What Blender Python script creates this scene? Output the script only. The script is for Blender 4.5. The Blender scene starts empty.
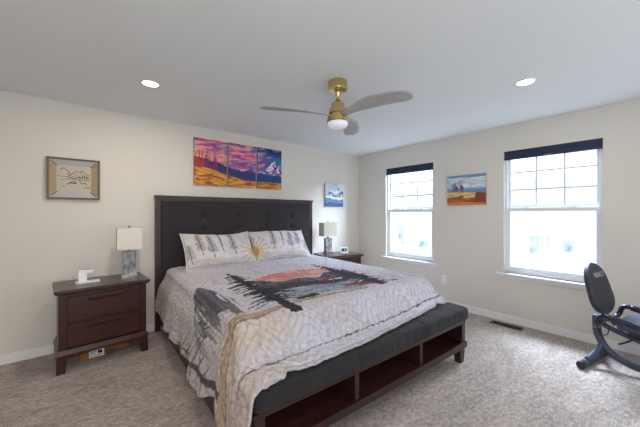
import bpy, bmesh, math, random
import numpy as np
from mathutils import Vector, Matrix, Euler
random.seed(7); rng = np.random.default_rng(7)
S = bpy.context.scene; COL = S.collection
# ------------------------------------------------------------------ camera
CAM = (-4.097, -3.80, 1.344)
cd = bpy.data.cameras.new('camera'); cd.sensor_width = 36; cd.lens = 291/640*36; cd.clip_start = .05
cam = bpy.data.objects.new('camera', cd); COL.objects.link(cam)
cam.location = CAM; cam.rotation_euler = (math.radians(90), 0, -math.atan2(.6374, .7705))
S.camera = cam
# ------------------------------------------------------------------ world, lights, exposure
S.view_settings.view_transform = 'Standard'; S.view_settings.look = 'None'
S.view_settings.gamma = 1; S.view_settings.use_curve_mapping = False
S.view_settings.exposure = -0.17
W = bpy.data.worlds.new('overcast_sky'); S.world = W; W.use_nodes = True
bg = W.node_tree.nodes['Background']; bg.inputs['Color'].default_value = (.76, .87, 1, 1); bg.inputs['Strength'].default_value = 2.9
def area(name, loc, rot, sx, sy, power, col=(1, 1, 1), portal=False, spread=math.pi):
    l = bpy.data.lights.new(name, 'AREA'); l.shape = 'RECTANGLE'; l.size = sx; l.size_y = sy
    l.energy = power; l.color = col; l.spread = spread
    if portal: l.cycles.is_portal = True
    o = bpy.data.objects.new(name, l); COL.objects.link(o); o.location = loc; o.rotation_euler = rot
    return o
R90 = math.pi/2
area('portal_far', (.15, -1.08, 1.36), (0, R90, 0), 1.5, .88, 1, portal=True)
area('portal_near', (.15, -2.906, 1.36), (0, R90, 0), 1.5, .9, 1, portal=True)
# fill lamps added behind the camera, set in made-up window openings
area('daylight_behind', (-1.6, -5.33, 1.35), Vector((-.2, 1, .75)).to_track_quat('-Z', 'Y').to_euler(), 1.4, 1.3, 12, (.93, .96, 1))
area('daylight_behind.001', (-4.2, -5.33, 1.35), Vector((-.1, 1, .55)).to_track_quat('-Z', 'Y').to_euler(), 1.4, 1.3, 37, (.97, .98, 1))
# lamps added outside, above the two right-wall windows, to strengthen the daylight
for k, (yy, pw) in enumerate(((-1.08, 850), (-2.9, 180))):
    area('upper_sky', (1.9, yy, 3.5), Vector((-1.9, 0, -2.15)).to_track_quat('-Z', 'Y').to_euler(), 1.6, 1.6, pw, (.62, .78, 1))

area('upper_sky', (1.3, -2.2, 2.8), Vector((-2.5, 2.2, -1.5)).to_track_quat('-Z', 'Y').to_euler(), 1.2, 1.2, 420, (.70, .83, 1))  # added lamp aimed through the farther window to brighten the back wall

# ------------------------------------------------------------------ helpers
def lin(c):
    return tuple(((v/255+.055)/1.055)**2.4 if v > 10 else v/255/12.92 for v in c)
def lina(a):
    a = np.clip(np.asarray(a, float), 0, 255)/255
    return np.where(a > .04045, ((a+.055)/1.055)**2.4, a/12.92)
def mat(name, rgb, rough=.6, metal=0, spec=.5, noise=None, bump=None, emit=None, sheen=0, coat=0):
    """rgb sRGB 0-255; noise=(scale, amount, stretch); bump=(scale, strength, distance, stretch)"""
    m = bpy.data.materials.new(name); m.use_nodes = True; nt = m.node_tree; b = nt.nodes['Principled BSDF']
    c = (*lin(rgb), 1)
    b.inputs['Base Color'].default_value = c; b.inputs['Roughness'].default_value = rough
    b.inputs['Metallic'].default_value = metal; b.inputs['Specular IOR Level'].default_value = spec
    if sheen: b.inputs['Sheen Weight'].default_value = sheen
    if coat: b.inputs['Coat Weight'].default_value = coat
    if emit: b.inputs['Emission Color'].default_value = (*emit[0], 1); b.inputs['Emission Strength'].default_value = emit[1]
    tc = nt.nodes.new('ShaderNodeTexCoord')
    def nz(scale, stretch, detail=6):
        mp = nt.nodes.new('ShaderNodeMapping'); mp.inputs['Scale'].default_value = stretch or (1, 1, 1)
        n = nt.nodes.new('ShaderNodeTexNoise'); n.inputs['Scale'].default_value = scale; n.inputs['Detail'].default_value = detail
        nt.links.new(tc.outputs['Object'], mp.inputs[0]); nt.links.new(mp.outputs[0], n.inputs['Vector']); return n
    if noise:
        n = nz(noise[0], noise[2] if len(noise) > 2 else None)
        r = nt.nodes.new('ShaderNodeMapRange'); r.inputs[1].default_value = .3; r.inputs[2].default_value = .7
        r.inputs[3].default_value = 1-noise[1]; r.inputs[4].default_value = 1+noise[1]
        mx = nt.nodes.new('ShaderNodeMix'); mx.data_type = 'RGBA'; mx.blend_type = 'MULTIPLY'; mx.inputs[0].default_value = 1
        mx.inputs[6].default_value = c
        nt.links.new(n.outputs['Fac'], r.inputs[0]); nt.links.new(r.outputs[0], mx.inputs[7]); nt.links.new(mx.outputs[2], b.inputs['Base Color'])
    if bump:
        n = nz(bump[0], bump[3] if len(bump) > 3 else None)
        bp = nt.nodes.new('ShaderNodeBump'); bp.inputs['Strength'].default_value = bump[1]; bp.inputs['Distance'].default_value = bump[2]
        nt.links.new(n.outputs['Fac'], bp.inputs['Height']); nt.links.new(bp.outputs[0], b.inputs['Normal'])
    return m
def link(name, me, m, parent=None):
    o = bpy.data.objects.new(name, me); COL.objects.link(o)
    if m: me.materials.append(m)
    if parent: o.parent = parent
    return o
def build(name, bm, m, parent=None, smooth=False, bevel=0, seg=2):
    if bevel:
        es = [e for e in bm.edges if len(e.link_faces) == 2 and e.calc_face_angle(0) > .7]
        bmesh.ops.bevel(bm, geom=es, offset=bevel, segments=seg, affect='EDGES', profile=.5, clamp_overlap=True)
    bmesh.ops.recalc_face_normals(bm, faces=bm.faces)
    for f in bm.faces: f.smooth = smooth
    me = bpy.data.meshes.new(name); bm.to_mesh(me); bm.free()
    return link(name, me, m, parent)
def B(): return bmesh.new()
def box(bm, x0, x1, y0, y1, z0, z1, M=None):
    vs = [bm.verts.new((x, y, z)) for z in (z0, z1) for x, y in ((x0, y0), (x1, y0), (x1, y1), (x0, y1))]
    for f in ((0, 3, 2, 1), (4, 5, 6, 7), (0, 1, 5, 4), (1, 2, 6, 5), (2, 3, 7, 6), (3, 0, 4, 7)): bm.faces.new([vs[i] for i in f])
    if M is not None: bmesh.ops.transform(bm, matrix=M, verts=vs)
    return vs
def hexa(bm, bot, top):
    """eight corners: bot 4 and top 4, counter-clockwise"""
    vs = [bm.verts.new(p) for p in list(bot)+list(top)]
    for f in ((0, 3, 2, 1), (4, 5, 6, 7), (0, 1, 5, 4), (1, 2, 6, 5), (2, 3, 7, 6), (3, 0, 4, 7)): bm.faces.new([vs[i] for i in f])
def cyl(bm, p0, p1, r0, r1=None, n=24):
    p0, p1 = Vector(p0), Vector(p1); r1 = r0 if r1 is None else r1; d = p1-p0
    q = d.to_track_quat('Z', 'Y').to_matrix().to_4x4()
    bmesh.ops.create_cone(bm, cap_ends=True, segments=n, radius1=r0, radius2=r1, depth=d.length, matrix=Matrix.Translation((p0+p1)/2) @ q)
def lathe(bm, prof, n=36, c=(0, 0)):
    rings = []
    for r, z in prof:
        rings.append([bm.verts.new((c[0]+r*math.cos(2*math.pi*k/n), c[1]+r*math.sin(2*math.pi*k/n), z)) for k in range(n)])
    for a, b in zip(rings, rings[1:]):
        for k in range(n): bm.faces.new((a[k], a[(k+1) % n], b[(k+1) % n], b[k]))
    bm.faces.new(rings[0][::-1]); bm.faces.new(rings[-1])
def tube(bm, pts, r, n=12, sx=1, sy=1, sub=6):
    """smooth tube through pts (Catmull-Rom); cross-section may be flattened sx/sy"""
    P = [Vector(p) for p in pts]; Q = []
    if len(P) > 2:
        E = [2*P[0]-P[1]]+P+[2*P[-1]-P[-2]]
        for i in range(1, len(E)-2):
            for k in range(sub):
                t = k/sub; a, b, c, d = E[i-1:i+3]
                Q.append(.5*((2*b)+(c-a)*t+(2*a-5*b+4*c-d)*t*t+(3*b-a-3*c+d)*t**3))
        Q.append(P[-1])
    else: Q = P
    rings = []; up = None
    for i, p in enumerate(Q):
        t = (Q[min(i+1, len(Q)-1)]-Q[max(i-1, 0)]).normalized()
        if up is None: up = Vector((0, 0, 1)) if abs(t.z) < .9 else Vector((0, 1, 0))
        a = t.cross(up).normalized(); b = a.cross(t).normalized(); up = b
        rings.append([bm.verts.new(p+a*(r*sx*math.cos(2*math.pi*k/n))+b*(r*sy*math.sin(2*math.pi*k/n))) for k in range(n)])
    for x, y in zip(rings, rings[1:]):
        for k in range(n): bm.faces.new((x[k], x[(k+1) % n], y[(k+1) % n], y[k]))
    bm.faces.new(rings[0][::-1]); bm.faces.new(rings[-1])
def empty(name, loc, rz=0):
    o = bpy.data.objects.new(name, None); COL.objects.link(o); o.location = loc; o.rotation_euler = (0, 0, rz); o.empty_display_size = .1
    return o
def tag(o, label, cat, group=None):
    o['label'] = label; o['category'] = cat
    if group: o['group'] = group
    return o
def struct(o): o['kind'] = 'structure'; return o
def copy_tree(o, parent=None):
    c = o.copy(); COL.objects.link(c)
    if parent: c.parent = parent; c.matrix_parent_inverse = o.matrix_parent_inverse
    for ch in [k for k in bpy.data.objects if k.parent == o]: copy_tree(ch, c)
    return c
def sstep(a, b, x):
    t = np.clip((np.asarray(x, float)-a)/(b-a), 0, 1); return t*t*(3-2*t)
_lat = rng.random((64, 64))
def vnoise(x, y):
    x = np.asarray(x, float); y = np.asarray(y, float)
    i = np.floor(x).astype(int); j = np.floor(y).astype(int); fx = x-i; fy = y-j
    fx = fx*fx*(3-2*fx); fy = fy*fy*(3-2*fy); g = lambda a, b: _lat[a % 64, b % 64]
    return (g(i, j)*(1-fx)+g(i+1, j)*fx)*(1-fy)+(g(i, j+1)*(1-fx)+g(i+1, j+1)*fx)*fy
def fbm(x, y, o=4):
    s = 0; a = .5; n = 0
    for k in range(o): s = s+a*vnoise(x*2**k+13*k, y*2**k+7*k); n += a; a *= .5
    return s/n
def painted(name, rough=.6, spec=.3, bump=None, sheen=0):
    m = mat(name, (255, 255, 255), rough, spec=spec, bump=bump, sheen=sheen); nt = m.node_tree
    a = nt.nodes.new('ShaderNodeVertexColor'); a.layer_name = 'paint'
    nt.links.new(a.outputs['Color'], nt.nodes['Principled BSDF'].inputs['Base Color']); return m
def set_paint(me, rgb_lin):
    at = me.color_attributes.new('paint', 'FLOAT_COLOR', 'POINT')
    c = np.ones((len(rgb_lin), 4), np.float32); c[:, :3] = rgb_lin; at.data.foreach_set('color', c.ravel())
def canvas(name, w, h, t, fn, m, nx=150, ny=120, parent=None):
    """a stretched canvas, front at y=-t, back at y=0, x 0..w, z 0..h; painted by fn(u,v) with v up (sRGB 0-255)"""
    xs = np.linspace(0, w, nx); zs = np.linspace(0, h, ny); X, Z = np.meshgrid(xs, zs)
    v = np.stack([X.ravel(), np.full(X.size, -t), Z.ravel()], 1); idx = np.arange(nx*ny).reshape(ny, nx)
    f = [(idx[j, i], idx[j, i+1], idx[j+1, i+1], idx[j+1, i]) for j in range(ny-1) for i in range(nx-1)]
    n0 = len(v); v = np.vstack([v, [[0, 0, 0], [w, 0, 0], [w, 0, h], [0, 0, h]]])
    f += [tuple(idx[0, ::-1])+(n0, n0+1), tuple(idx[:, -1][::-1])+(n0+1, n0+2), tuple(idx[-1, :])+(n0+2, n0+3), tuple(idx[:, 0])+(n0+3, n0), (n0+3, n0+2, n0+1, n0)]
    me = bpy.data.meshes.new(name); me.from_pydata(v.tolist(), [], [tuple(int(q) for q in k) for k in f])
    rgb = lina(fn(X.ravel()/w, Z.ravel()/h)); rgb = np.vstack([rgb, np.tile(rgb.mean(0)*.5, (4, 1))]); set_paint(me, rgb)
    return link(name, me, m, parent)

# ------------------------------------------------------------------ materials
M = {}
M['wall'] = mat('wall_paint', (221, 216, 207), .75, spec=.25, bump=(260, .06, .002))
M['ceil'] = mat('ceiling_paint', (234, 238, 239), .9, spec=.1, bump=(180, .08, .002))
M['trim'] = mat('white_trim_paint', (238, 238, 238), .4)
M['vinyl'] = mat('white_vinyl', (226, 230, 234), .35)
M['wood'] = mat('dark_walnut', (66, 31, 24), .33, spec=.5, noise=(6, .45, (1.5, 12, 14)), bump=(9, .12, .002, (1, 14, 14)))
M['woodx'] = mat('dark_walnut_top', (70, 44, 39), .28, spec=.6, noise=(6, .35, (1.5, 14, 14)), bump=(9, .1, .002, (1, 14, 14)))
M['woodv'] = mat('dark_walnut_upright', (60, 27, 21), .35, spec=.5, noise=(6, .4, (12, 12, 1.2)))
M['espresso'] = mat('espresso_wood', (50, 28, 25), .38, spec=.5, noise=(5, .35, (1.3, 12, 12)))
M['espresso_red'] = mat('espresso_wood_shelf', (64, 32, 28), .4, spec=.5, noise=(5, .5, (1.3, 12, 12)))
M['upholstery'] = mat('charcoal_upholstery', (54, 49, 52), .85, spec=.2, noise=(500, .18), bump=(700, .25, .001), sheen=.05)
M['cushion'] = mat('charcoal_bench_fabric', (42, 40, 42), .85, spec=.2, noise=(420, .2), bump=(9, .35, .02), sheen=.1)
M['brass'] = mat('brushed_brass', (206, 184, 128), .2, metal=1, noise=(60, .12, (1, 1, 12)))
M['blade'] = mat('weathered_grey_blade', (172, 170, 169), .45, noise=(8, .2, (1, 12, 12)))
M['frost'] = mat('frosted_lens', (235, 235, 250), .3, emit=((.85, .85, 1), .25))
M['nickel'] = mat('brushed_nickel', (150, 148, 145), .3, metal=1)
M['shade'] = mat('cream_linen_shade', (228, 223, 212), .9, noise=(300, .06))
M['shade_grey'] = mat('oatmeal_linen_shade', (192, 184, 172), .9, noise=(200, .15, (1, 1, 6)))
M['white'] = mat('white_plastic', (240, 240, 240), .35)
M['black'] = mat('black_plastic', (22, 22, 25), .4)
M['navy'] = mat('navy_blind_fabric', (36, 47, 84), .75, noise=(5, .1, (1, 1, 30)))
M['navyrail'] = mat('black_blind_rail', (20, 24, 40), .4)
M['card'] = mat('brown_cardboard', (150, 105, 62), .85, noise=(12, .1))
M['sub'] = mat('brown_vent_metal', (70, 46, 34), .4, metal=.3)
M['dark'] = mat('dark_void', (20, 16, 14), .8)
M['siding'] = mat('pale_siding', (236, 236, 234), .8, bump=(1, .2, .02, (.1, .1, 8)))
M['roof'] = mat('pale_shingle', (205, 205, 208), .9, noise=(6, .2))
M['glassdark'] = mat('window_glass_reflecting_sky', (188, 202, 212), .15, noise=(2.2, .5))  # sky reflection painted in as a pale mottled colour
M['garage'] = mat('garage_panel', (232, 232, 230), .6)
M['snow'] = mat('pale_ground', (190, 190, 184), .9, noise=(.6, .15))
M['leaf'] = mat('shrub_leaf', (90, 105, 80), .8, noise=(5, .4))
M['bikeframe'] = mat('grey_metallic_frame', (72, 80, 96), .35, metal=.5, noise=(30, .08))
M['bikegloss'] = mat('navy_black_grip', (24, 26, 50), .22, coat=.3)
M['bikepad'] = mat('charcoal_vinyl_pad', (50, 52, 58), .55, bump=(250, .25, .001))
M['bikeseat'] = mat('slate_vinyl_seat', (62, 70, 92), .55, bump=(250, .2, .001))
M['logo'] = mat('pale_grey_print', (190, 190, 195), .5)
g = bpy.data.materials.new('window_glass'); g.use_nodes = True; nt = g.node_tree; nt.nodes.clear()
o_ = nt.nodes.new('ShaderNodeOutputMaterial'); mx = nt.nodes.new('ShaderNodeMixShader'); tr = nt.nodes.new('ShaderNodeBsdfTransparent'); gl = nt.nodes.new('ShaderNodeBsdfGlossy')
gl.inputs['Roughness'].default_value = .02; mx.inputs[0].default_value = .05
nt.links.new(tr.outputs[0], mx.inputs[1]); nt.links.new(gl.outputs[0], mx.inputs[2]); nt.links.new(mx.outputs[0], o_.inputs[0]); M['glass'] = g
# carpet: pile, tufts and vacuum strokes
def carpet():
    m = bpy.data.materials.new('cut_pile_carpet'); m.use_nodes = True; nt = m.node_tree; b = nt.nodes['Principled BSDF']
    b.inputs['Roughness'].default_value = .95; b.inputs['Specular IOR Level'].default_value = .1; b.inputs['Sheen Weight'].default_value = .2
    tc = nt.nodes.new('ShaderNodeTexCoord')
    def nz(scale, detail, st=(1, 1, 1), rot=0, dist=0):
        mp = nt.nodes.new('ShaderNodeMapping'); mp.inputs['Scale'].default_value = st; mp.inputs['Rotation'].default_value = (0, 0, rot)
        n = nt.nodes.new('ShaderNodeTexNoise'); n.inputs['Scale'].default_value = scale; n.inputs['Detail'].default_value = detail; n.inputs['Distortion'].default_value = dist
        nt.links.new(tc.outputs['Object'], mp.inputs[0]); nt.links.new(mp.outputs[0], n.inputs['Vector']); return n
    a = nz(120, 5); c = nz(3.5, 4, (1, 2.2, 1), .9, 1.2); d = nz(26, 4, (1, 1.6, 1), .5)
    def mr(n, lo, hi, a0=.3, a1=.7):
        r = nt.nodes.new('ShaderNodeMapRange'); r.inputs[1].default_value = a0; r.inputs[2].default_value = a1; r.inputs[3].default_value = lo; r.inputs[4].default_value = hi
        nt.links.new(n.outputs['Fac'], r.inputs[0]); return r
    r1, r2, r3 = mr(a, .55, 1.45), mr(c, .80, 1.16), mr(d, .66, 1.30)
    def mul(x, y):
        q = nt.nodes.new('ShaderNodeMath'); q.operation = 'MULTIPLY'; nt.links.new(x.outputs[0], q.inputs[0]); nt.links.new(y.outputs[0], q.inputs[1]); return q
    k = mul(mul(r1, r2), r3)
    mx = nt.nodes.new('ShaderNodeMix'); mx.data_type = 'RGBA'; mx.blend_type = 'MULTIPLY'; mx.inputs[0].default_value = 1; mx.inputs[6].default_value = (*lin((176, 163, 155)), 1)
    nt.links.new(k.outputs[0], mx.inputs[7]); nt.links.new(mx.outputs[2], b.inputs['Base Color'])
    ad = nt.nodes.new('ShaderNodeMath'); ad.operation = 'ADD'; nt.links.new(a.outputs[0], ad.inputs[0]); nt.links.new(d.outputs[0], ad.inputs[1])
    bp = nt.nodes.new('ShaderNodeBump'); bp.inputs['Strength'].default_value = .7; bp.inputs['Distance'].default_value = .02
    nt.links.new(ad.outputs[0], bp.inputs['Height']); nt.links.new(bp.outputs[0], b.inputs['Normal']); return m
M['carpet'] = carpet()

# ------------------------------------------------------------------ room shell
XL, YF, H = -5.7, -5.2, 2.44; T = .16
bm = B(); box(bm, XL-T, T, YF-T, T, -.12, 0); struct(build('floor', bm, M['carpet']))
bm = B(); box(bm, XL-T, T, YF-T, T, H, H+.12); struct(build('ceiling', bm, M['ceil']))
bm = B(); box(bm, XL-T, T, 0, T, 0, H); struct(build('wall_back', bm, M['wall']))
bm = B(); box(bm, XL-T, XL, YF, 0, 0, H); struct(build('wall_left', bm, M['wall']))
WN = [(-1.517, -.642), (-3.354, -2.458)]; WZ = (.605, 2.115)
def holed(bm, axis, lo, hi, c0, c1, holes, z0, z1):
    """wall slab running along axis with rectangular holes"""
    cur = lo
    def bx(a, b, p, q):
        box(bm, c0, c1, a, b, p, q) if axis == 'y' else box(bm, a, b, c0, c1, p, q)
    for a, b in sorted(holes):
        bx(cur, a, 0, H); bx(a, b, 0, z0); bx(a, b, z1, H); cur = b
    bx(cur, hi, 0, H)
bm = B(); holed(bm, 'y', YF, 0, 0, T, WN, *WZ); struct(build('wall_right', bm, M['wall']))
bm = B(); WF = [(-5.0, -3.4), (-2.4, -.8)]; holed(bm, 'x', XL, 0, YF-T, YF, WF, .7, 2.2); struct(build('wall_front', bm, M['wall']))
bm = B(); box(bm, XL, 0, -.014, 0, 0, .085); struct(build('baseboard_back', bm, M['trim'], bevel=.005))
bm = B(); box(bm, -.014, 0, YF, -.014, 0, .085); struct(build('baseboard_right', bm, M['trim'], bevel=.005))
bm = B(); box(bm, XL, XL+.014, YF, -.014, 0, .085); struct(build('baseboard_left', bm, M['trim'], bevel=.005))

def window(n, ya, yb):
    z0, z1 = WZ
    r = empty('window_%d' % n, (0, (ya+yb)/2, z0)); struct(r)
    def add(name, boxes, m, bev=.003, parent=None):
        bm = B()
        for q in boxes: box(bm, q[0], q[1], q[2]-(ya+yb)/2, q[3]-(ya+yb)/2, q[4]-z0, q[5]-z0)
        return build(name, bm, m, parent or r, bevel=bev)
    fw = .028
    add('window_frame', [(.04, .12, ya, ya+fw, z0, z1), (.04, .12, yb-fw, yb, z0, z1), (.04, .12, ya+fw, yb-fw, z1-fw, z1), (.04, .12, ya+fw, yb-fw, z0, z0+.04)], M['vinyl'])
    a, b = ya+fw, yb-fw; zm = 1.392; sw = .026
    up = add('upper_sash', [(.078, .10, a, a+sw, zm, z1-fw), (.078, .10, b-sw, b, zm, z1-fw), (.078, .10, a+sw, b-sw, z1-fw-.03, z1-fw), (.078, .10, a+sw, b-sw, zm-.02, zm+.022)], M['vinyl'])
    lo = add('lower_sash', [(.050, .075, a, a+sw, z0+.04, zm+.02), (.050, .075, b-sw, b, z0+.04, zm+.02), (.050, .075, a+sw, b-sw, zm-.018, zm+.02), (.050, .075, a+sw, b-sw, z0+.04, z0+.085)], M['vinyl'])
    add('sash_lock', [(.040, .053, (a+b)/2-.24, (a+b)/2-.19, zm+.018, zm+.032), (.040, .053, (a+b)/2+.19, (a+b)/2+.24, zm+.018, zm+.032)], M['vinyl'], parent=lo)
    mu = []
    gz0, gz1 = zm+.022, z1-fw-.03
    for k in (1, 2):
        y = a+sw+(b-a-2*sw)*k/3; mu.append((.082, .094, y-.008, y+.008, gz0, gz1))
        z = 1.42+.215*k; mu.append((.0815, .0945, a+sw, b-sw, z-.008, z+.008))
    add('muntin_grid', mu, M['vinyl'], 0, parent=up)
    add('pane', [(.087, .089, a+sw, b-sw, gz0, gz1)], M['glass'], 0, parent=up)
    add('pane', [(.062, .064, a+sw, b-sw, z0+.085, zm-.018)], M['glass'], 0, parent=lo)
    add('window_sill', [(-.045, .04, ya-.075, yb+.075, z0-.022, z0), (-.016, 0, ya-.05, yb+.05, z0-.06, z0-.022)], M['trim'], .004)
window(1, *WN[0]); window(2, *WN[1])
for n, (a, b) in enumerate(WF):  # added windows, unseen behind the camera, framing the fill lamps
    bm = B(); m_ = (a+b)/2
    for q in ((a, a+.05, .7, 2.2), (b-.05, b, .7, 2.2), (a+.05, b-.05, 2.15, 2.2), (a+.05, b-.05, .7, .75), (m_-.02, m_+.02, .75, 2.15), (a+.05, m_-.02, 1.43, 1.47), (m_+.02, b-.05, 1.43, 1.47)):
        box(bm, q[0], q[1], YF-.1, YF-.05, q[2], q[3])
    struct(build('window_%d' % (n+3), bm, M['vinyl']))

def blind(ya, yb, label):
    c = (ya+yb)/2; r = empty('cellular_blind', (.0, c, 2.01)); w = (yb-ya)/2-.004
    bm = B(); box(bm, .004, .06, -w, w, .082, .104); build('head_rail', bm, M['navyrail'], r, bevel=.003)
    bm = B()
    for k in range(5): box(bm, .008+.002*(k % 2), .056-.002*(k % 2), -w+.002, w-.002, .016+.0132*k, .016+.0132*(k+1))
    build('folded_fabric', bm, M['navy'], r, bevel=.002, seg=1)
    bm = B(); box(bm, .006, .058, -w, w, 0, .016); br = build('bottom_rail', bm, M['navyrail'], r, bevel=.003)
    bm = B(); box(bm, -.004, .006, -.035, .035, .004, .012); build('pull_tab', bm, M['nickel'], br, bevel=.001)
    tag(r, label, 'blind', 'raised blinds in the two windows')
blind(*WN[0], 'navy cellular blind raised to the top of the farther, smaller-looking window near the corner')
blind(*WN[1], 'navy cellular blind raised to the top of the nearer window behind the exercise bike')

# ------------------------------------------------------------------ outside, seen pale through the glass
bm = B(); box(bm, 1.5, 60, -45, 45, -3.4, -3.2); struct(build('ground', bm, M['snow']))
def house(y0, y1, x, wins, label, zt=5.0):
    r = empty('townhouse', (x, (y0+y1)/2, -3.2)); c = (y0+y1)/2
    bm = B(); box(bm, 0, 8, y0-c, y1-c, 0, zt); build('wall', bm, M['siding'], r)
    bm = B(); L = (y1-y0)/2+.3
    vs = [bm.verts.new(p) for p in ((-.4, -L, zt), (8.4, -L, zt), (4, -L, zt+2), (-.4, L, zt), (8.4, L, zt), (4, L, zt+2))]
    for f in ((0, 1, 2), (3, 5, 4), (0, 2, 5, 3), (1, 4, 5, 2), (0, 3, 4, 1)): bm.faces.new([vs[i] for i in f])
    build('roof', bm, M['roof'], r)
    for (a, b, z0, z1) in wins:
        bm = B(); box(bm, -.06, .0, a-.08-c, b+.08-c, z0+3.2-.08, z1+3.2+.08); f = build('window', bm, M['trim'], r, bevel=.01)
        bm = B(); box(bm, -.07, -.055, a-c, b-c, z0+3.2, z1+3.2); build('pane', bm, M['glassdark'], f)
    bm = B(); box(bm, -.05, 0, y0+1-c, y0+3.6-c, .05, 2.2); build('garage_door', bm, M['garage'], r, bevel=.02)
    tag(r, label, 'house', 'pale houses across the street')
house(-5.8, 3.4, 15, [(.75, 1.15, -.85, .1), (-.7, -.25, -.6, 0), (.25, .5, -.5, .15), (-3.6, -3.0, -.6, .2)], 'pale house seen washed out through the nearer window')
house(4.2, 13.5, 15, [(9.2, 9.7, -1.0, .3), (7.2, 7.9, -1.1, -.6), (6.0, 6.6, -1.1, -.7), (11, 11.8, -.8, .3)], 'pale house seen washed out through the farther window near the corner')
def shrub(x, y, s, label):
    bm = B(); bmesh.ops.create_icosphere(bm, subdivisions=4, radius=s)
    for v in bm.verts:
        n = fbm(np.array([v.co.x*5/s+9]), np.array([v.co.y*5/s+v.co.z*4/s+9]))[0]; v.co *= .7+.6*n; v.co.z = max(v.co.z, -s*.55)
    o = build('shrub', bm, M['leaf'], None); o.location = (x, y, -3.2+s*.55); tag(o, label, 'shrub', 'shrubs in front of the houses')
shrub(13.6, -.25, .9, 'small shrub seen through the nearer window, below its washed-out house window')
shrub(13.2, 8.3, .9, 'washed-out shrub in front of the house seen through the farther window, on the left')
shrub(13.4, 6.3, .8, 'washed-out shrub in front of the house seen through the farther window, on the right')

# ------------------------------------------------------------------ recessed ceiling lights
def can(x, y, label, power):
    r = empty('recessed_light', (x, y, H))
    bm = B(); n = 48; pr = [(.058, -.0005), (.060, -.006), (.074, -.007), (.077, -.0005)]
    rg = [[bm.verts.new((a*math.cos(2*math.pi*k/n), a*math.sin(2*math.pi*k/n), z)) for k in range(n)] for a, z in pr]
    for p, q in zip(rg, rg[1:]+rg[:1]):
        for k in range(n): bm.faces.new((p[k], p[(k+1) % n], q[(k+1) % n], q[k]))
    build('trim_ring', bm, M['trim'], r, smooth=True)
    bm = B(); cyl(bm, (0, 0, -.004), (0, 0, -.0005), .0585, n=40); build('lens', bm, M['can'], r)
    l = bpy.data.lights.new('can_lamp', 'AREA'); l.shape = 'DISK'; l.size = .11; l.energy = power; l.color = (1, .89, .76)
    o = bpy.data.objects.new('can_lamp', l); COL.objects.link(o); o.parent = r; o.location = (0, 0, -.012)
    if label: tag(r, label, 'ceiling light', 'recessed ceiling lights')
    return r
M['can'] = mat('warm_lit_lens', (255, 245, 230), .5, emit=((1, .86, .66), 9))
can(-3.635, -1.00, 'round lit recessed ceiling light above the left nightstand, left of the fan', 11)
can(-1.234, -3.024, 'round lit recessed ceiling light right of the fan, before the nearer window', 6)
can(-4.9, -3.9, 'round lit recessed ceiling light over the room corner behind the viewer', 22)  # added light out of view, brightens the left carpet

# ------------------------------------------------------------------ ceiling fan
fan = empty('ceiling_fan', (-2.44, -2.03, H))
tag(fan, 'three-blade ceiling fan with brass motor and grey wooden blades', 'ceiling fan')
bm = B(); lathe(bm, [(.02, 0), (.078, 0), (.08, -.005), (.08, -.062), (.074, -.074), (.03, -.078), (.02, -.078)]); build('canopy', bm, M['brass'], fan, smooth=False)
bm = B(); lathe(bm, [(.012, -.07), (.026, -.08), (.026, -.10), (.014, -.115), (.012, -.15), (.02, -.165), (.03, -.172)]); build('downrod', bm, M['brass'], fan, smooth=True)
bm = B(); lathe(bm, [(.02, -.155), (.035, -.175), (.052, -.182), (.055, -.19), (.055, -.222), (.072, -.228), (.074, -.235), (.074, -.262), (.07, -.268), (.06, -.27), (.06, -.298), (.02, -.30)]); build('motor_housing', bm, M['brass'], fan)
bm = B(); lathe(bm, [(.03, -.296), (.088, -.30), (.09, -.306), (.09, -.335), (.084, -.34), (.03, -.341)]); lk = build('light_ring', bm, M['brass'], fan)
bm = B(); lathe(bm, [(.03, -.338), (.082, -.339), (.082, -.362), (.07, -.378), (.045, -.386), (.015, -.389)]); build('light_lens', bm, M['frost'], fan, smooth=True)
for ang in (155, 33, -80):
    bm = B(); N = 26; K = 8; top = []; bot = []
    for i in range(N+1):
        t = i/N; x = .045+.60*t
        w = .030+.048*float(sstep(.0, .55, t)); w *= math.sqrt(max(1-max((t-.86)/.14, 0)**2.2, .002)) if t > .86 else 1
        if t < .15: w = .038+(.030-.038)*t/.15+.048*float(sstep(.0, .55, t))
        tw = -math.radians(19-9*t); zc = -.285+.012*math.sin(math.pi*t)+.012*t; sw_ = -.03*math.sin(math.pi*min(t*1.1, 1))
        a_, b_ = [], []
        for k in range(K+1):
            s = -1+2*k/K; y = s*w+sw_; th = .0055*math.sqrt(max(1-s*s, 0))+.0012; z = zc+y*math.sin(tw)*.85; yy = y*math.cos(tw)
            a_.append(bm.verts.new((x, yy, z+th))); b_.append(bm.verts.new((x, yy, z-th)))
        top.append(a_); bot.append(b_)
    for i in range(N):
        for k in range(K):
            bm.faces.new((top[i][k], top[i+1][k], top[i+1][k+1], top[i][k+1])); bm.faces.new((bot[i][k], bot[i][k+1], bot[i+1][k+1], bot[i+1][k]))
        bm.faces.new((top[i][0], bot[i][0], bot[i+1][0], top[i+1][0])); bm.faces.new((top[i][K], top[i+1][K], bot[i+1][K], bot[i][K]))
    for i in (0, N):
        for k in range(K):
            q = (top[i][k], top[i][k+1], bot[i][k+1], bot[i][k]); bm.faces.new(q if i == 0 else q[::-1])
    o = build('blade', bm, M['blade'], fan, smooth=True); o.rotation_euler = (0, 0, math.radians(ang))

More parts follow.
